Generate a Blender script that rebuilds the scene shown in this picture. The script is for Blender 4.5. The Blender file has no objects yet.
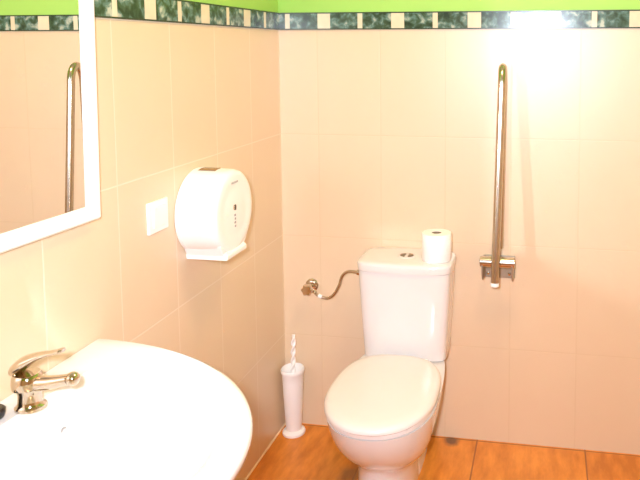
import bpy, bmesh, math, random
from math import sin, cos, pi, radians
from mathutils import Vector, Matrix
random.seed(7)
scn = bpy.context.scene
COL = scn.collection

# ------------------------------------------------------------------ materials
def mat(name, col=(.8, .8, .8), rough=.5, metal=0., coat=0., spec=.5, noise=0., nscale=20., emit=None):
    m = bpy.data.materials.new(name); m.use_nodes = True
    nt = m.node_tree; b = nt.nodes['Principled BSDF']
    b.inputs['Base Color'].default_value = (*col, 1)
    b.inputs['Roughness'].default_value = rough
    b.inputs['Metallic'].default_value = metal
    b.inputs['Coat Weight'].default_value = coat
    b.inputs['Coat Roughness'].default_value = .05
    b.inputs['Specular IOR Level'].default_value = spec
    if noise:
        tc = nt.nodes.new('ShaderNodeTexCoord'); n = nt.nodes.new('ShaderNodeTexNoise')
        n.inputs['Scale'].default_value = nscale; n.inputs['Detail'].default_value = 4
        r = nt.nodes.new('ShaderNodeValToRGB')
        r.color_ramp.elements[0].position = .3; r.color_ramp.elements[1].position = .7
        r.color_ramp.elements[0].color = (*[c*(1-noise) for c in col], 1)
        r.color_ramp.elements[1].color = (*[min(1, c*(1+noise*.5)) for c in col], 1)
        nt.links.new(tc.outputs['Object'], n.inputs['Vector'])
        nt.links.new(n.outputs['Fac'], r.inputs['Fac']); nt.links.new(r.outputs['Color'], b.inputs['Base Color'])
    return m

TILE = (.72, .57, .385)
GROUT = (.69, .535, .345); GROUT_SIDE = (.80, .67, .51)
def grid_mat(name, axis, off_u, off_v, w, h, gap, c1, c2, cg, rough, gl_scale=6.):
    """tiles laid in a straight grid on a wall along x, a wall along y or the floor"""
    m = mat(name, c1, rough, spec=.7 if axis != 'z' else .4, coat=.8 if axis != 'z' else 0)
    m.node_tree.nodes['Principled BSDF'].inputs['Coat Roughness'].default_value = .36; nt = m.node_tree; b = nt.nodes['Principled BSDF']; L = nt.links.new
    g = nt.nodes.new('ShaderNodeNewGeometry'); s = nt.nodes.new('ShaderNodeSeparateXYZ')
    L(g.outputs['Position'], s.inputs[0])
    au, av = {'x': ('X', 'Z'), 'y': ('Y', 'Z'), 'z': ('X', 'Y')}[axis]
    def edge(sock, off, per):
        a = nt.nodes.new('ShaderNodeMath'); a.operation = 'SUBTRACT'; L(s.outputs[sock], a.inputs[0]); a.inputs[1].default_value = off
        p = nt.nodes.new('ShaderNodeMath'); p.operation = 'PINGPONG'; L(a.outputs[0], p.inputs[0]); p.inputs[1].default_value = per/2
        return a, p
    a1, p1 = edge(au, off_u, w); a2, p2 = edge(av, off_v, h)
    mn = nt.nodes.new('ShaderNodeMath'); mn.operation = 'MINIMUM'; L(p1.outputs[0], mn.inputs[0]); L(p2.outputs[0], mn.inputs[1])
    # pingpong is 0 on each joint
    mr = nt.nodes.new('ShaderNodeMapRange'); L(mn.outputs[0], mr.inputs['Value'])
    mr.inputs['From Min'].default_value = gap*.35; mr.inputs['From Max'].default_value = gap*.75
    # per tile shade
    def cell(a, per):
        d = nt.nodes.new('ShaderNodeMath'); d.operation = 'DIVIDE'; L(a.outputs[0], d.inputs[0]); d.inputs[1].default_value = per
        f = nt.nodes.new('ShaderNodeMath'); f.operation = 'FLOOR'; L(d.outputs[0], f.inputs[0]); return f
    cx = nt.nodes.new('ShaderNodeCombineXYZ'); L(cell(a1, w).outputs[0], cx.inputs[0]); L(cell(a2, h).outputs[0], cx.inputs[1])
    wn = nt.nodes.new('ShaderNodeTexWhiteNoise'); L(cx.outputs[0], wn.inputs['Vector'])
    n = nt.nodes.new('ShaderNodeTexNoise'); n.inputs['Scale'].default_value = gl_scale; n.inputs['Detail'].default_value = 6; n.inputs['Roughness'].default_value = .6
    mp = nt.nodes.new('ShaderNodeMapping'); L(g.outputs['Position'], mp.inputs['Vector'])
    if axis == 'z': mp.inputs['Scale'].default_value = (2.4, .7, 1)
    else: mp.inputs['Scale'].default_value = (1, 1, .6)
    L(mp.outputs[0], n.inputs['Vector'])
    add = nt.nodes.new('ShaderNodeMath'); add.operation = 'MULTIPLY_ADD'; L(wn.outputs['Value'], add.inputs[0]); add.inputs[1].default_value = .25
    sb = nt.nodes.new('ShaderNodeMath'); sb.operation = 'SUBTRACT'; L(n.outputs['Fac'], sb.inputs[0]); sb.inputs[1].default_value = .12
    L(sb.outputs[0], add.inputs[2])
    rp = nt.nodes.new('ShaderNodeValToRGB'); L(add.outputs[0], rp.inputs['Fac'])
    rp.color_ramp.elements[0].position = .32; rp.color_ramp.elements[1].position = .68
    rp.color_ramp.elements[0].color = (*c2, 1); rp.color_ramp.elements[1].color = (*c1, 1)
    mx = nt.nodes.new('ShaderNodeMix'); mx.data_type = 'RGBA'
    L(mr.outputs['Result'], mx.inputs['Factor']); mx.inputs['A'].default_value = (*cg, 1); L(rp.outputs['Color'], mx.inputs['B'])
    L(mx.outputs['Result'], b.inputs['Base Color'])
    bp = nt.nodes.new('ShaderNodeBump'); bp.inputs['Strength'].default_value = .25; bp.inputs['Distance'].default_value = .0015
    L(mr.outputs['Result'], bp.inputs['Height']); L(bp.outputs[0], b.inputs['Normal'])
    return m, mx

H, FL = .4065, .374
tile_x, _ = grid_mat('tile_back', 'x', .155, FL, .25, H, .004, TILE, (.71, .555, .37), GROUT, .42)
tile_y, _ = grid_mat('tile_side', 'y', -.258, FL, .25, H, .0035, TILE, (.71, .555, .37), GROUT_SIDE, .42)
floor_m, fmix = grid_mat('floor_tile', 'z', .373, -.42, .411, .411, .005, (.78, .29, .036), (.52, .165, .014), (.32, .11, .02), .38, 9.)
# dark floor stain against the back wall; painted shade left of the toilet
def stain_or_shade(m, mix, c, r, col=(.06, .045, .03, 1), amt=.8):
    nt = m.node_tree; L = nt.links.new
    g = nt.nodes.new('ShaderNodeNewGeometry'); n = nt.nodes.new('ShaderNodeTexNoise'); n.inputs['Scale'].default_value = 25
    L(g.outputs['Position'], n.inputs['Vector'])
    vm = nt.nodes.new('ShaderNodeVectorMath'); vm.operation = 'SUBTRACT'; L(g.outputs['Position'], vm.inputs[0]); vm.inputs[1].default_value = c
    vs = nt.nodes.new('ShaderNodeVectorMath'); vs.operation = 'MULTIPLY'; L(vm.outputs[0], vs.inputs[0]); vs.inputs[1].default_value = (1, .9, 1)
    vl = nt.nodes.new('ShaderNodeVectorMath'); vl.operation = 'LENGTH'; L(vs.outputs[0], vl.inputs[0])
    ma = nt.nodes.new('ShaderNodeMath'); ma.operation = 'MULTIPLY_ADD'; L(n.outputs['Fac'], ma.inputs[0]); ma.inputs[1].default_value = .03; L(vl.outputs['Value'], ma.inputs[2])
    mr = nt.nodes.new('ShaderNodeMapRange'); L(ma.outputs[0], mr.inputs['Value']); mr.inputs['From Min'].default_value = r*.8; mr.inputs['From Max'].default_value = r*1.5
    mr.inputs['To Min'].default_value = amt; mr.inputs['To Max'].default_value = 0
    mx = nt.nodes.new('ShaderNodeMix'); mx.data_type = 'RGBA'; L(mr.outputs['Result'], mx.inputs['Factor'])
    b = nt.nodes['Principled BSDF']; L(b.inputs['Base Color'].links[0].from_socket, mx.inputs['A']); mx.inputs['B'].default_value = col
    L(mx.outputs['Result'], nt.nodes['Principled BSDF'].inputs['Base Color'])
stain_or_shade(floor_m, fmix, (.685, -.025, 0), .035)
stain_or_shade(floor_m, fmix, (.365, -.285, 0), .055, (.20, .085, .025, 1), .75)  # shade beside the pedestal painted into the floor colour, covering a joint

green_m = mat('green_paint', (.36, .66, .13), .6, noise=.03, nscale=6)
ceil_m = mat('ceiling_paint', (.78, .77, .75), .8, noise=.02)
dark_line = mat('border_edge', (.035, .05, .025), .25)
cream_m = mat('border_cream', (.74, .66, .48), .2, noise=.08, nscale=30)
def marble():
    m = mat('border_marble', (.1, .2, .12), .2); nt = m.node_tree; L = nt.links.new; b = nt.nodes['Principled BSDF']
    g = nt.nodes.new('ShaderNodeNewGeometry')
    n = nt.nodes.new('ShaderNodeTexNoise'); n.inputs['Scale'].default_value = 32; n.inputs['Detail'].default_value = 6; n.inputs['Distortion'].default_value = .35
    L(g.outputs['Position'], n.inputs['Vector'])
    r = nt.nodes.new('ShaderNodeValToRGB'); L(n.outputs['Fac'], r.inputs['Fac'])
    e = r.color_ramp.elements; e[0].position = .36; e[0].color = (.022, .042, .022, 1); e[1].position = .68; e[1].color = (.46, .50, .40, 1)
    k = e.new(.47); k.color = (.05, .09, .05, 1); k = e.new(.56); k.color = (.11, .20, .17, 1)
    L(r.outputs['Color'], b.inputs['Base Color']); return m
marble_m = marble()
porcelain = mat('white_porcelain', (.74, .712, .68), .10, coat=.3, noise=.01, nscale=5)
plastic = mat('white_plastic', (.88, .87, .83), .28, noise=.01, nscale=8)
seat_plastic = mat('seat_plastic', (.78, .735, .69), .22, noise=.01, nscale=8)
frame_m = mat('white_lacquer', (.90, .89, .86), .3, noise=.01, nscale=8)
chrome = mat('chrome', (.66, .57, .46), .09, 1., noise=.03, nscale=40)
steel = mat('brushed_steel', (.58, .51, .42), .22, 1., noise=.06, nscale=60)
satin = mat('satin_steel', (.40, .35, .27), .45, .6, noise=.08, nscale=60)
dark_metal = mat('dark_metal', (.22, .17, .10), .3, 1., noise=.1)
mirror_m = mat('mirror_glass', (.82, .82, .80), .0, 1.)
dark_m = mat('dark_slot', (.05, .035, .02), .3, noise=.1)
amber_m = mat('amber_window', (.30, .17, .05), .15, noise=.15, nscale=60)
black_m = mat('black_rubber', (.012, .01, .01), .3, noise=.2)
grey_m = mat('grey_print', (.38, .36, .35), .5, noise=.05)
paper_m = mat('toilet_paper', (.92, .90, .86), .9, noise=.03, nscale=80)
card_m = mat('cardboard', (.30, .22, .14), .9, noise=.1)
bristle_m = mat('white_bristle', (.85, .84, .80), .7, noise=.1, nscale=90)
silicone = mat('pale_silicone', (.85, .66, .42), .45, noise=.05)
opal = mat('opal_glass', (.9, .88, .8), .4, noise=.01)

# ------------------------------------------------------------------ helpers
def thing(name, label, cat, loc, group=None):
    o = bpy.data.objects.new(name, None); COL.objects.link(o); o.location = loc
    o.empty_display_size = .05
    o['label'] = label; o['category'] = cat
    if group: o['group'] = group
    return o
def root_of(p):
    while p.parent: p = p.parent
    return p
def obj(name, bm, m, parent=None, label=None, smooth=True, angle=40, subd=0, bev=0, bseg=3):
    bmesh.ops.remove_doubles(bm, verts=bm.verts, dist=1e-6)
    bmesh.ops.recalc_face_normals(bm, faces=bm.faces)
    if parent is not None:
        bmesh.ops.translate(bm, verts=bm.verts, vec=-Vector(root_of(parent).location))
    me = bpy.data.meshes.new(name); bm.to_mesh(me); bm.free()
    for k in (m if isinstance(m, list) else [m]): me.materials.append(k)
    o = bpy.data.objects.new(name, me); COL.objects.link(o)
    if smooth:
        me.polygons.foreach_set('use_smooth', [True]*len(me.polygons))
        me.set_sharp_from_angle(angle=radians(angle))
    if parent is not None: o.parent = parent
    if label: o['label'] = label
    if bev:
        b = o.modifiers.new('bevel', 'BEVEL'); b.width = bev; b.segments = bseg; b.limit_method = 'ANGLE'; b.angle_limit = radians(35)
    if subd:
        s = o.modifiers.new('subd', 'SUBSURF'); s.levels = subd; s.render_levels = subd
    return o
def struct(o): o['kind'] = 'structure'; return o
def box(bm, x0, x1, y0, y1, z0, z1, mi=0):
    v = [bm.verts.new((x, y, z)) for x in (x0, x1) for y in (y0, y1) for z in (z0, z1)]
    for f in ((0,1,3,2),(4,6,7,5),(0,4,5,1),(2,3,7,6),(0,2,6,4),(1,5,7,3)):
        q = bm.faces.new([v[i] for i in f]); q.material_index = mi
    return v
def loft(bm, rings, cap0=True, cap1=True, closed=True):
    R = [[bm.verts.new(p) for p in r] for r in rings]
    n = len(R[0])
    for a, b in zip(R, R[1:]):
        for i in range(n if closed else n-1):
            j = (i+1) % n
            bm.faces.new((a[i], a[j], b[j], b[i]))
    for c, r in ((cap0, rings[0]), (cap1, rings[-1])):
        if c:
            rr = R[0] if r is rings[0] else R[-1]
            bm.faces.new(rr)
    return R
def circ(c, r, n, ax=2, ph=0):
    c = Vector(c); o = []
    for i in range(n):
        a = 2*pi*i/n + ph
        d = {2: (cos(a), sin(a), 0), 1: (cos(a), 0, sin(a)), 0: (0, cos(a), sin(a))}[ax]
        o.append(c + Vector(d)*r)
    return o
def lathe(bm, c, prof, n=40, ax=2, cap0=True, cap1=True):
    """prof: (radius, offset along axis)"""
    u = {2: Vector((0,0,1)), 1: Vector((0,1,0)), 0: Vector((1,0,0))}[ax]
    return loft(bm, [circ(Vector(c)+u*h, max(r, 1e-4), n, ax) for r, h in prof], cap0, cap1)
def tube(bm, pts, rad, n=16, cap=True):
    pts = [Vector(p) for p in pts]; rad = rad if isinstance(rad, list) else [rad]*len(pts)
    rings = []; t0 = (pts[1]-pts[0]).normalized()
    ref = Vector((0, 0, 1)) if abs(t0.z) < .9 else Vector((1, 0, 0))
    u = t0.cross(ref).normalized()
    for i, p in enumerate(pts):
        t = (pts[min(i+1, len(pts)-1)] - pts[max(i-1, 0)]).normalized()
        u = (u - t*u.dot(t)).normalized(); w = t.cross(u)
        rings.append([p + (u*cos(2*pi*k/n) + w*sin(2*pi*k/n))*rad[i] for k in range(n)])
    loft(bm, rings, cap, cap)
def spline(P, m=10):
    P = [Vector(p) for p in P]; o = []
    for i in range(len(P)-1):
        a, b, c, d = P[max(i-1, 0)], P[i], P[i+1], P[min(i+2, len(P)-1)]
        for k in range(m):
            t = k/m
            o.append(.5*((2*b) + (c-a)*t + (2*a-5*b+4*c-d)*t*t + (3*b-a-3*c+d)*t**3))
    o.append(P[-1]); return o
def spow(v, e): return math.copysign(abs(v)**e, v)
def rrect(cx, cy, z, hx, hy, n=6., N=64, bow=0.):
    o = []
    for i in range(N):
        a = 2*pi*i/N
        x = spow(cos(a), 2/n)*hx; y = spow(sin(a), 2/n)*hy
        if y < 0: y -= bow*(1-(x/hx)**2)*min(1, -y/hy)
        o.append((cx+x, cy+y, z))
    return o
BM = bmesh.new

# ------------------------------------------------------------------ room shell
X1, Y1, ZT, ZG = 1.85, -3.1, 2.45, 1.660
def wall(name, x0, x1, y0, y1, tm):
    bm = BM(); box(bm, x0, x1, y0, y1, 0, ZG, 0); box(bm, x0, x1, y0, y1, ZG, ZT, 1)
    return struct(obj(name, bm, [tm, green_m], smooth=False))
wall('wall_back', -.1, X1+.1, 0, .1, tile_x)
wall('wall_front', -.1, X1+.1, Y1-.1, Y1, tile_x)
wall('wall_left', -.1, 0, Y1, 0, tile_y)
wall('wall_right', X1, X1+.1, Y1, 0, tile_y)
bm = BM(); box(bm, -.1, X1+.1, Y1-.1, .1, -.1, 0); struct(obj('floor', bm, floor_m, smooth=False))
bm = BM(); box(bm, -.1, X1+.1, Y1-.1, .1, ZT, ZT+.1); struct(obj('ceiling', bm, ceil_m, smooth=False))

def border(name, fn, L, wides, narrows):
    """listello strip; fn(bm, a, b, z0, z1, thickness, material)"""
    bm = BM(); z0, z1 = 1.594, 1.660; ln = .0045
    fn(bm, 0, L, z0, z0+ln, .006, 0); fn(bm, 0, L, z1-ln, z1, .006, 0)
    cuts = sorted([(c-w/2, c+w/2) for c, w in [(c, .05) for c in wides] + [(c, .019) for c in narrows] if 0 < c < L])
    cur = 0
    for a, b in cuts:
        a, b = max(a, 0), min(b, L)
        if a > cur: fn(bm, cur, a, z0+ln, z1-ln, .004, 2)
        fn(bm, a, b, z0+ln, z1-ln, .0042, 1); cur = b
    if cur < L: fn(bm, cur, L, z0+ln, z1-ln, .004, 2)
    return struct(obj(name, bm, [dark_line, cream_m, marble_m], smooth=False))
bx = lambda bm, a, b, z0, z1, t, m: box(bm, a, b, -t, 0, z0, z1, m)
by = lambda bm, a, b, z0, z1, t, m: box(bm, 0, t, -b, -a, z0, z1, m)
bxr = lambda bm, a, b, z0, z1, t, m: box(bm, X1-t, X1, -b, -a, z0, z1, m)
P = .2905
border('trim_back', bx, X1, [.185+P*k for k in range(-1, 7)], [.038+P*k for k in range(7)])
border('trim_left', by, -Y1, [.281+.2845*k for k in range(12)], [.134+.2875*k for k in range(12)])
border('trim_right', bxr, -Y1, [.2+P*k for k in range(12)], [.05+P*k for k in range(12)])
# pale sealing bead along the foot of the left wall
bm = BM(); tube(bm, [(0, Y1, .0015), (0, -.001, .0015)], .0045, 8); struct(obj('baseboard_left', bm, silicone))

# ------------------------------------------------------------------ toilet
def egg(z, a, yw, yf, yb, cx=.526, nb=3.0, nf=2.15, N=72):
    o = []
    for i in range(N):
        t = 2*pi*i/N; c, s = cos(t), sin(t)
        if s <= 0: x = a*spow(c, 2/nf); y = yw + (yw-yf)*spow(s, 2/nf)
        else: x = a*spow(c, 2/nb); y = yw + (yb-yw)*spow(s, 2/nb)
        o.append((cx+x, y, z))
    return o
T = thing('toilet', 'white close-coupled toilet with its lid down, standing against the back wall', 'toilet', (.543, -.35, 0))
bm = BM()
R = [(0, .095, -.33, -.500, -.16, .507), (.008, .097, -.33, -.503, -.155, .507), (.06, .094, -.33, -.493, -.155, .507), (.12, .095, -.33, -.487, -.14, .508),
     (.155, .102, -.35, -.493, -.12, .511), (.185, .118, -.38, -.520, -.10, .517), (.215, .134, -.41, -.560, -.07, .523), (.25, .148, -.43, -.600, -.045),
     (.29, .159, -.45, -.635, -.03), (.33, .167, -.46, -.660, -.025), (.365, .172, -.465, -.676, -.02), (.385, .174, -.465, -.682, -.02)]
loft(bm, [egg(*r) for r in R])
bowl = obj('bowl', bm, porcelain, T, angle=60)
bm = BM()
loft(bm, [rrect(.507, -.165, z, hx, .113, 6) for z, hx in ((0, .096), (.02, .095), (.2, .090), (.37, .088))])
bs = obj('outlet_skirt', bm, porcelain, T)
bm = BM(); lathe(bm, (.590, -.279, .028), [(.006, 0), (.006, .006), (.004, .009)], 16, 1)
obj('screw_cap', bm, dark_m, bs, 'dark screw head low on the skirt')
bm = BM()
o1 = egg(.387, .170, -.465, -.680, -.232); o2 = egg(.402, .1705, -.465, -.682, -.23)
loft(bm, [o1, o2, egg(.4065, .168, -.465, -.679, -.232)])
obj('seat', bm, seat_plastic, T)
bm = BM()
ld = [(.4068, .174, -.693, -.222), (.4115, .178, -.699, -.218), (.419, .178, -.699, -.217), (.4255, .174, -.694, -.219), (.4295, .165, -.681, -.228), (.432, .145, -.652, -.245), (.4335, .09, -.575, -.31)]
loft(bm, [egg(z, a, -.465, yf, yb, nb=2.8) for z, a, yf, yb in ld])
obj('lid', bm, seat_plastic, T)
for sx in (-.08, .08):
    bm = BM(); lathe(bm, (.526+sx-.02, -.212, .405), [(.006, 0), (.009, .002), (.009, .038), (.006, .04)], 16, 0)
    obj('lid_hinge', bm, plastic, T)
bm = BM()
tk = [(.386, .147, -.170), (.392, .154, -.178), (.45, .157, -.181), (.58, .165, -.187), (.68, .170, -.190), (.716, .172, -.191)]
loft(bm, [rrect(.530, (yf-.015)/2, z, hx, (-.015-yf)/2, 7, bow=.008) for z, hx, yf in tk])
cis = obj('cistern', bm, porcelain, T, angle=50)
bm = BM()
lk = [(.7165, .171, -.188), (.718, .175, -.194), (.740, .177, -.197), (.747, .175, -.195), (.751, .169, -.188), (.7525, .153, -.17)]
loft(bm, [rrect(.530, (yf-.005)/2, z, hx, (-.005-yf)/2, 6, bow=.012) for z, hx, yf in lk])
lidc = obj('cistern_lid', bm, porcelain, T, angle=50)
bm = BM(); lathe(bm, (.528, -.1, .7515), [(.034, 0), (.034, .002), (.031, .003)], 32)
pl = obj('button_plate', bm, porcelain, lidc)
for sx in (-1, 1):
    bm = BM(); pts = []
    ring = [( .528+sx*.006, -.1-.016, 0)]
    arc = [(.528+sx*(.006+.019*cos(a)), -.1+.017*sin(a)) for a in [(-pi/2)+pi*i/14 for i in range(15)]]
    loft(bm, [[(x, y, z) for x, y in arc] for z in (.754, .757)])
    obj('flush_button', bm, dark_metal, lidc, 'dark metal half-moon button', angle=30)

# spare roll on the cistern
RX, RY, RZ = .644, -.122, .7530
t = thing('toilet_roll', 'white toilet paper roll standing on end on the toilet tank lid', 'toilet paper', (RX, RY, RZ))
bm = BM()
lathe(bm, (RX, RY, RZ), [(.018, 0), (.052, 0), (.0545, .003), (.055, .05), (.0545, .097), (.052, .1), (.018, .1), (.018, 0)], 48, 2, False, False)
obj('paper', bm, paper_m, t)
bm = BM(); lathe(bm, (RX, RY, RZ+.0005), [(.0165, 0), (.0178, 0), (.0178, .098), (.0165, .098), (.0165, 0)], 32, 2, False, False)
obj('cardboard_core', bm, card_m, t, 'brown cardboard core')

# ------------------------------------------------------------------ water valve and hose
VX, VZ = .120, .583
t = thing('angle_valve', 'small chrome shut-off valve on the back wall left of the toilet tank', 'valve', (VX, 0, VZ))
bm = BM(); lathe(bm, (VX, 0, VZ), [(.026, -.0005), (.026, -.004), (.020, -.009), (.012, -.012)], 32, 1); obj('wall_flange', bm, chrome, t)
bm = BM(); tube(bm, [(VX, -.008, VZ), (VX, -.05, VZ)], .010, 18); tube(bm, [(VX, -.036, VZ), (VX+.028, -.040, VZ-.016)], .0085, 16)
obj('valve_body', bm, chrome, t)
bm = BM()
for k in range(1):
    prof = [(.012, -.046), (.021, -.049), (.022, -.064), (.018, -.070), (.006, -.071)]
    rings = []
    for r, h in prof:
        rings.append([Vector((VX + r*(1+.10*cos(6*a))*cos(a), h, VZ + r*(1+.10*cos(6*a))*sin(a))) for a in [2*pi*i/48 for i in range(48)]])
    loft(bm, rings)
obj('knob', bm, chrome, t)
hose_pts = spline([(VX+.026, -.040, VZ-.015), (.160, -.048, .560), (.198, -.055, .553), (.228, -.06, .570), (.252, -.065, .610), (.268, -.072, .652), (.296, -.082, .674), (.335, -.09, .676), (.3592, -.09, .676)], 8)
t = thing('water_hose', 'thin curved metal supply hose running from the wall valve to the toilet tank', 'hose', (.24, -.06, .58))
bm = BM(); tube(bm, hose_pts, .0058, 14); obj('braided_hose', bm, steel, t)
bm = BM(); lathe(bm, (.330, -.09, .676), [(.008, 0), (.010, .002), (.010, .012), (.0085, .014), (.012, .016), (.012, .029)], 6, 0); obj('tank_nut', bm, steel, t, angle=20)
bm = BM(); tube(bm, hose_pts[9:13], .0078, 12); obj('collar', bm, plastic, t, 'pale collar on the hose')

# ------------------------------------------------------------------ toilet brush
BX, BY = .058, -.066
t = thing('toilet_brush_holder', 'tall tapered white plastic brush holder on the floor in the corner', 'brush holder', (BX, BY, 0))
bm = BM(); lathe(bm, (BX, BY, 0), [(.044, 0), (.045, .003), (.044, .009), (.038, .014), (.032, .017)], 48); obj('base', bm, plastic, t)
bm = BM()
lathe(bm, (BX, BY, 0), [(.030, .015), (.0305, .02), (.036, .12), (.0405, .21), (.0425, .245), (.046, .252), (.046, .262), (.0435, .266), (.041, .262), (.039, .21), (.034, .1), (.028, .03)], 48)
obj('cup', bm, plastic, t)
t = thing('toilet_brush', 'white toilet brush with a twisted handle standing in the corner holder', 'toilet brush', (BX, BY, .04))
bm = BM()
rings = []
for i in range(97):
    z = .105 + .297*i/96; tw = i/96*16*pi; k = .0075*(1 if i < 94 else .7)
    rings.append([Vector((BX-.002+.012*(z-.1)/.3 - .004 + k*(1+.42*cos(2*a))*cos(a+tw/2), BY + k*(1+.42*cos(2*a))*sin(a+tw/2), z)) for a in [2*pi*j/24 for j in range(24)]])
loft(bm, rings); obj('twisted_handle', bm, plastic, t, angle=80)
bm = BM(); lathe(bm, (BX-.004, BY, 0), [(.004, .035), (.020, .04), (.025, .07), (.025, .1), (.018, .115), (.005, .118)], 32); obj('bristle_head', bm, bristle_m, t)

# ------------------------------------------------------------------ folding grab rail
t = thing('folding_grab_rail', 'folded-up steel grab rail on the back wall right of the toilet', 'grab rail', (.862, 0, .70))
out0 = Vector((.861, -.168, .692)); out1 = Vector((.8755, -.090, 1.378))
pts = [out0 + (out1-out0)*(i/12) for i in range(13)]
ctr = Vector((.8735, -.055, 1.392)); 
top = []
for i in range(1, 15):
    a = pi*i/14
    top.append(Vector((.8757, -.054-.0365*cos(a), 1.380+.074*sin(a))))
inn1 = top[-1]; inn0 = Vector((.866, -.0175, .775))
inner = [inn1 + (inn0-inn1)*(i/10) for i in range(1, 11)]
bm = BM(); tube(bm, pts+top+inner, .0150, 24); obj('rail_tube', bm, steel, t)
bm = BM(); d = (out0-out1).normalized(); tube(bm, [out0+d*-.001, out0+d*.010, out0+d*.014], [.0160, .0160, .012], 24); obj('end_cap', bm, plastic, t, 'white plastic end cap')
bm = BM(); box(bm, (.806), .925, -.006, 0, .655, .742); wp = obj('wall_plate', bm, satin, t, bev=.002)
for sx in (.3, .7):
    for z in (.672,):
        bm = BM(); lathe(bm, (.80+.125*(.18 if sx < .5 else .82), -.006, z), [(.006, .001), (.006, -.002), (.003, -.004)], 14, 1); obj('screw', bm, chrome, wp)
for x in (.809, .917):
    bm = BM()
    prof = [(-.004, .657), (-.105, .680), (-.128, .705), (-.136, .745), (-.128, .765), (-.10, .768), (-.004, .740)]
    a = [bm.verts.new((x, y, z)) for y, z in prof]; b = [bm.verts.new((x+.005, y, z)) for y, z in prof]
    bm.faces.new(a); bm.faces.new(b[::-1])
    for i in range(len(prof)): bm.faces.new((a[i], a[(i+1) % 7], b[(i+1) % 7], b[i]))
    obj('bracket_cheek', bm, satin, t, bev=.001)
bm = BM(); lathe(bm, (.803, -.118, .752), [(.017, 0), (.0195, .002), (.0195, .124), (.017, .126)], 32, 0); obj('pivot_barrel', bm, steel, t)
bm = BM(); tube(bm, [(.8625, -.118, .752), (.8625, -.158, .747)], .013, 20); obj('pivot_collar', bm, steel, t)

# ------------------------------------------------------------------ jumbo roll dispenser on the left wall
DY, DZ, DR = -.642, 1.040, .126
t = thing('toilet_paper_dispenser', 'big round white toilet paper dispenser on the left wall', 'paper dispenser', (0, DY, DZ))
bm = BM(); lathe(bm, (0, DY, DZ), [(DR-.004, .0), (DR, .003), (DR+.001, .012)], 64, 0); obj('back_plate', bm, plastic, t)
bm = BM()
def dring(x, r, k=1.): return [Vector((x, DY + r*cos(a), DZ + r*sin(a))) for a in [2*pi*i/96 for i in range(96)]]
loft(bm, [dring(x, r) for x, r in ((.012, DR), (.05, DR), (.105, DR-.002), (.116, DR-.005), (.1215, DR-.011), (.123, DR-.020), (.1232, DR-.04), (.1228, DR-.043), (.1228, .06), (.1232, .057), (.1232, .02))])
cov = obj('cover', bm, plastic, t, angle=50)
bm = BM()
prof = [(0, DZ-.132), (.126, DZ-.132), (.129, DZ-.129), (.129, DZ-.117), (.123, DZ-.112), (.0, DZ-.112)]
yA, yB = DY-.068, DY+.056
a = [bm.verts.new((x, yA, z)) for x, z in prof]; b = [bm.verts.new((x, yB, z)) for x, z in prof]
bm.faces.new(a); bm.faces.new(b[::-1])
for i in range(6): bm.faces.new((a[i], a[(i+1) % 6], b[(i+1) % 6], b[i]))
# cheeks that carry the round cover on the tray
for s, y0, y1 in ((1, DY+.056, DY+.088), (-1, DY-.068, DY-.088)):
    q = [(y0, DZ-.12), (y1, DZ-.085), (DY, DZ-.06)]
    A = [bm.verts.new((.002, y, z)) for y, z in q]; B = [bm.verts.new((.119, y, z)) for y, z in q]
    bm.faces.new(A); bm.faces.new(B[::-1])
    for i in range(3): bm.faces.new((A[i], A[(i+1) % 3], B[(i+1) % 3], B[i]))
obj('tray', bm, plastic, t, smooth=False, bev=.002)
bm = BM()
loft(bm, [[(x, DY+(DR+dr)*sin(a), DZ+(DR+dr)*cos(a)) for a in [-.22+.30*i/10 for i in range(11)]] for x, dr in ((.022, -.002), (.022, .0012), (.075, .0012), (.075, -.002))], False, False, closed=False)
obj('level_window', bm, amber_m, t, 'amber strip window on top of the cover')
bm = BM(); lathe(bm, (.1225, DY-.005, DZ+.012), [(.0085, 0), (.0085, .003), (.006, .004)], 24, 0); lk = obj('lock', bm, chrome, cov, 'small dark lock')
bm = BM(); box(bm, .1262, .1272, DY-.0085, DY-.0015, DZ+.004, DZ+.020); obj('keyhole', bm, dark_m, lk)
bm = BM()
for k in range(4):
    z = DZ-.012-.011*k; box(bm, .1215, .1240, DY-.008+.002*(k % 2), DY+.002, z-.0032, z+.0032)
obj('printed_note', bm, grey_m, cov, 'faint grey printed marks under the lock', smooth=False)
bm = BM()
for k in range(6): box(bm, .1226, .1236, DY-.020+.007*k, DY-.0152+.007*k, DZ+.083, DZ+.089)
obj('maker_mark', bm, grey_m, cov, 'faint grey lettering near the top of the cover', smooth=False)

# ------------------------------------------------------------------ light switch
t = thing('light_switch', 'square white light switch between the mirror and the round dispenser', 'light switch', (0, -.852, 1.073))
bm = BM(); box(bm, 0, .009, -.897, -.807, 1.030, 1.116); obj('plate', bm, plastic, t, bev=.003)
bm = BM()
v = box(bm, .007, .0125, -.880, -.824, 1.045, 1.101)
v[5].co.x = .015; v[7].co.x = .015
obj('rocker', bm, plastic, t, bev=.0015)

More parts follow.
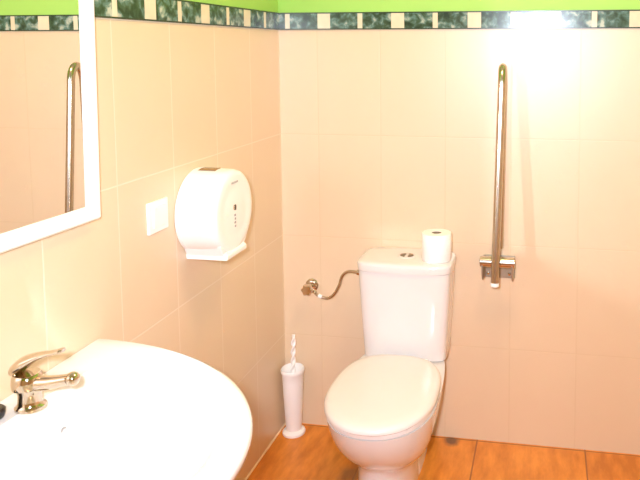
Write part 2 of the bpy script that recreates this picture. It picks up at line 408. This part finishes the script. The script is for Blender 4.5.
# ------------------------------------------------------------------ mirror
MY0, MY1, MZ0, MZ1 = -1.770, -1.107, 1.137, 1.960
t = thing('wall_mirror', 'rectangular mirror in a white frame hanging above the washbasin', 'mirror', (0, (MY0+MY1)/2, MZ0))
bm = BM()
prof = [(.000, .0), (.022, .0), (.030, .006), (.031, .016), (.028, .028), (.020, .036), (.004, .036)]   # (depth, inset)
rings = []
for x, i in prof:
    rings.append([(x, MY0+i, MZ0+i), (x, MY1-i, MZ0+i), (x, MY1-i, MZ1-i), (x, MY0+i, MZ1-i)])
loft(bm, rings, False, False)
obj('frame', bm, frame_m, t, angle=35); t.rotation_euler.x = radians(-1.0)
bm = BM(); box(bm, .004, .018, MY0+.032, MY1-.032, MZ0+.032, MZ1-.032); obj('glass', bm, mirror_m, t, 'mirror glass', smooth=False)

# ------------------------------------------------------------------ washbasin
ZR = .842
t = thing('washbasin', 'white oval wall-hung washbasin below the mirror', 'washbasin', (.0, -1.43, ZR-.15))
N = 96
CX0, CYC = .24, -1.47
def sink_ring(f, z, D=.540, yc=-1.50, L=.41, L2=.285, back=.0, dd=0.):
    """outline of the basin plan scaled; f(theta) -> (x,y)"""
    o = []
    for i in range(N):
        a = 2*pi*i/N
        ly = (L if sin(a) > 0 else L2)+dd
        if cos(a) >= 0: x = (D+dd)*abs(cos(a))**1.0; y = yc + ly*spow(sin(a), 1.0)
        else: x = back*abs(cos(a)); y = yc + ly*spow(sin(a), 1.)
        o.append((x, y, z))
    return o
def plan(D, L, L2, yc, xb):
    """D-shaped outline, straight along the wall (x = xb)"""
    o = []; nF = 72; nB = N-nF
    for i in range(nF):
        a = -pi/2 + pi*i/(nF-1)
        ly = L if sin(a) > 0 else L2
        o.append((xb + (D-xb)*cos(a), yc + ly*sin(a)))
    for i in range(nB):
        k = (i+1)/(nB+1)
        o.append((xb, yc + L - (L+L2)*k))
    return o
def oval(cx, cy, ax, ay, ay2=None):
    ay2 = ay2 or ay
    """same vertex order, an ellipse"""
    o = []; nF = 72; nB = N-nF
    for i in range(nF):
        a = -pi/2 + pi*i/(nF-1); o.append((cx + ax*cos(a), cy + (ay if sin(a) > 0 else ay2)*sin(a)))
    for i in range(nB):
        a = pi/2 + pi*(i+1)/(nB+1); o.append((cx + min(ax*.84, .06)*cos(a), cy + (ay if sin(a) > 0 else ay2)*sin(a)))
    return o
def up(pl, z): return [(x, y, z) for x, y in pl]
bm = BM()
YS = -1.455
rings = [up(oval(.20, YS, .10, .10), ZR-.19), up(oval(.21, YS, .15, .16), ZR-.175), up(oval(.22, YS, .225, .24), ZR-.12),
         up(plan(.485, .345, .235, -1.49, .001), ZR-.075), up(plan(.528, .398, .275, -1.50, .0), ZR-.040),
         up(plan(.538, .408, .284, -1.50, .0), ZR-.026), up(plan(.540, .410, .286, -1.50, .0), ZR-.014), up(plan(.537, .407, .283, -1.50, .0005), ZR-.004), up(plan(.528, .398, .276, -1.50, .002), ZR),
         up(oval(.125, -1.49, .366, .362, .232), ZR-.003), up(oval(.127, -1.49, .355, .350, .222), ZR-.010), up(oval(.135, -1.485, .328, .322, .205), ZR-.035), up(oval(.16, -1.475, .265, .262, .175), ZR-.080), up(oval(.20, YS, .17, .17, .13), ZR-.118), up(oval(.27, YS, .07, .09), ZR-.135), up(oval(.265, YS, .022, .022), ZR-.140)]
loft(bm, rings)
bas = obj('basin', bm, porcelain, t, angle=60)
bm = BM(); lathe(bm, (.265, YS, ZR-.1405), [(.024, 0), (.024, .003), (.019, .004), (.016, .0015), (.004, .001)], 32); obj('drain', bm, chrome, bas, 'chrome drain ring')
bm = BM(); c = Vector((.101, -1.345, ZR-.078))
ringv = []
for r, h in ((.009, -.006), (.009, .002), (.006, .0025), (.005, -.004)):
    ringv.append([c + Vector((h*.9, r*cos(a), r*1.3*sin(a)+h*.3)) for a in [2*pi*i/24 for i in range(24)]])
loft(bm, ringv); obj('overflow_ring', bm, grey_m, bas, 'grey overflow opening')

bm = BM(); tube(bm, spline([(.265, YS, ZR-.185), (.265, YS, ZR-.27), (.255, YS, ZR-.315), (.215, YS, ZR-.33), (.178, YS, ZR-.31), (.165, YS, ZR-.27), (.150, YS, ZR-.235), (.11, YS, ZR-.225), (.0, YS, ZR-.225)], 6), .018, 18)
tr = obj('waste_trap', bm, plastic, t)
bm = BM(); lathe(bm, (.0, YS, ZR-.225), [(.038, .0), (.038, .004), (.022, .012)], 32, 0); obj('wall_flange', bm, plastic, tr)

# ------------------------------------------------------------------ mixer tap
TX, TY = .073, -1.392
t = thing('mixer_tap', 'chrome single-lever mixer tap on the back of the washbasin', 'tap', (TX, TY, ZR))
bm = BM(); lathe(bm, (TX, TY, ZR-.0003), [(.027, 0), (.027, .004), (.024, .007), (.021, .012), (.0205, .03), (.0235, .040)], 40); obj('base', bm, chrome, t)
bm = BM(); lathe(bm, (TX-.004, TY, ZR), [(.020, .036), (.0265, .040), (.0275, .050), (.026, .062), (.022, .067)], 40)
body = obj('body', bm, chrome, t)
bm = BM()
tube(bm, spline([(TX+.010, TY, ZR+.047), (TX+.035, TY, ZR+.050), (TX+.060, TY, ZR+.055), (TX+.085, TY, ZR+.061)], 6), [.0155-.0060*i/18 for i in range(19)], 20)
sp = obj('spout', bm, chrome, t)
bm = BM(); lathe(bm, (TX+.092, TY, ZR+.0625), [(.004, -.0125), (.009, -.0105), (.0125, -.004), (.0132, .0), (.0125, .005), (.009, .010), (.003, .0125)], 24, 0); obj('aerator', bm, chrome, sp)
bm = BM()
def sect(c, w, h, n=20): 
    return [Vector((c[0], c[1]+w*cos(2*pi*k/n), c[2]+h*sin(2*pi*k/n))) for k in range(n)]
cl = [((TX-.030, TY, ZR+.066), .010, .008), ((TX-.026, TY, ZR+.074), .020, .013), ((TX-.012, TY, ZR+.083), .0235, .015), ((TX+.004, TY, ZR+.092), .021, .012), ((TX+.024, TY, ZR+.102), .014, .007),
      ((TX+.045, TY, ZR+.109), .0105, .0048), ((TX+.062, TY, ZR+.113), .0095, .004), ((TX+.070, TY, ZR+.116), .0095, .0048), ((TX+.076, TY, ZR+.1175), .006, .004)]
loft(bm, [sect(*s) for s in cl]); 
obj('lever', bm, chrome, t, angle=70)

# dark plug lying at the back of the basin, left of the tap
t = thing('sink_plug', 'black rubber plug lying on the washbasin rim left of the tap', 'plug', (.036, -1.436, ZR))
bm = BM(); lathe(bm, (.036, -1.440, ZR), [(.016, 0), (.019, .003), (.021, .012), (.021, .016), (.018, .019), (.004, .020)], 32); obj('stopper', bm, black_m, t)
bm = BM(); 
tube(bm, [(.036+.005*cos(a), -1.440, ZR+.021+.005*sin(a)) for a in [2*pi*i/18 for i in range(19)]], .0013, 8); obj('ring', bm, chrome, t, 'small metal ring')

# ------------------------------------------------------------------ ceiling lamp, camera, light
LX, LY = .95, -.95
t = thing('ceiling_lamp', 'round opal ceiling lamp in the middle of the ceiling', 'ceiling lamp', (LX, LY, ZT))
bm = BM(); lathe(bm, (LX, LY, ZT), [(.16, 0), (.165, -.004), (.165, -.03), (.155, -.034)], 48); obj('lamp_base', bm, frame_m, t)
bm = BM(); lathe(bm, (LX, LY, ZT), [(.15, -.034), (.14, -.055), (.10, -.075), (.05, -.083), (.002, -.085)], 48)
sh = obj('lamp_shade', bm, None or opal, t)
b = opal.node_tree.nodes['Principled BSDF']; b.inputs['Emission Color'].default_value = (1, .58, .33, 1); b.inputs['Emission Strength'].default_value = 70

def area(name, loc, target, size, power, col):
    l = bpy.data.lights.new(name, 'AREA'); l.shape = 'DISK'; l.size = size; l.energy = power; l.color = col
    o = bpy.data.objects.new(name, l); COL.objects.link(o); o.location = loc
    o.rotation_euler = (Vector(target)-Vector(loc)).to_track_quat('-Z', 'Y').to_euler(); return o
area('camera_flash', (.97, -2.50, 1.60), (.40, 0, .75), .08, 31, (.74, .81, .98)).data.spread = radians(130)

w = bpy.data.worlds.new('world'); scn.world = w; w.use_nodes = True
w.node_tree.nodes['Background'].inputs[0].default_value = (1, .85, .65, 1); w.node_tree.nodes['Background'].inputs[1].default_value = .0

# camera solved from the tile grid of the two walls (principal point off centre: the photo is a crop)
f, pit, yaw = 663.7117, .0831, -.1596
F = Vector((sin(yaw)*cos(pit), cos(yaw)*cos(pit), -sin(pit))); Rr = Vector((cos(yaw), -sin(yaw), 0)); U = Rr.cross(F)
cam = bpy.data.cameras.new('camera'); co = bpy.data.objects.new('camera', cam); COL.objects.link(co)
M = Matrix((Rr, U, -F)).transposed().to_4x4(); M.translation = Vector((1.0391, -2.4649, 1.5223)); co.matrix_world = M
cam.sensor_width = 36; cam.lens = f/640*36; cam.shift_x = (320-441.54)/640; cam.shift_y = (103.715-240)/640; cam.clip_start = .02
scn.camera = co

scn.view_settings.view_transform = 'Standard'; scn.view_settings.look = 'None'; scn.view_settings.gamma = 1; scn.view_settings.use_curve_mapping = False
scn.view_settings.exposure = .0
c = scn.cycles
c.use_denoising = True; c.denoiser = 'OPENIMAGEDENOISE'; c.max_bounces = 10; c.diffuse_bounces = 6; c.glossy_bounces = 6
c.caustics_reflective = True; c.blur_glossy = .0; c.sample_clamp_indirect = 0; c.use_guiding = True
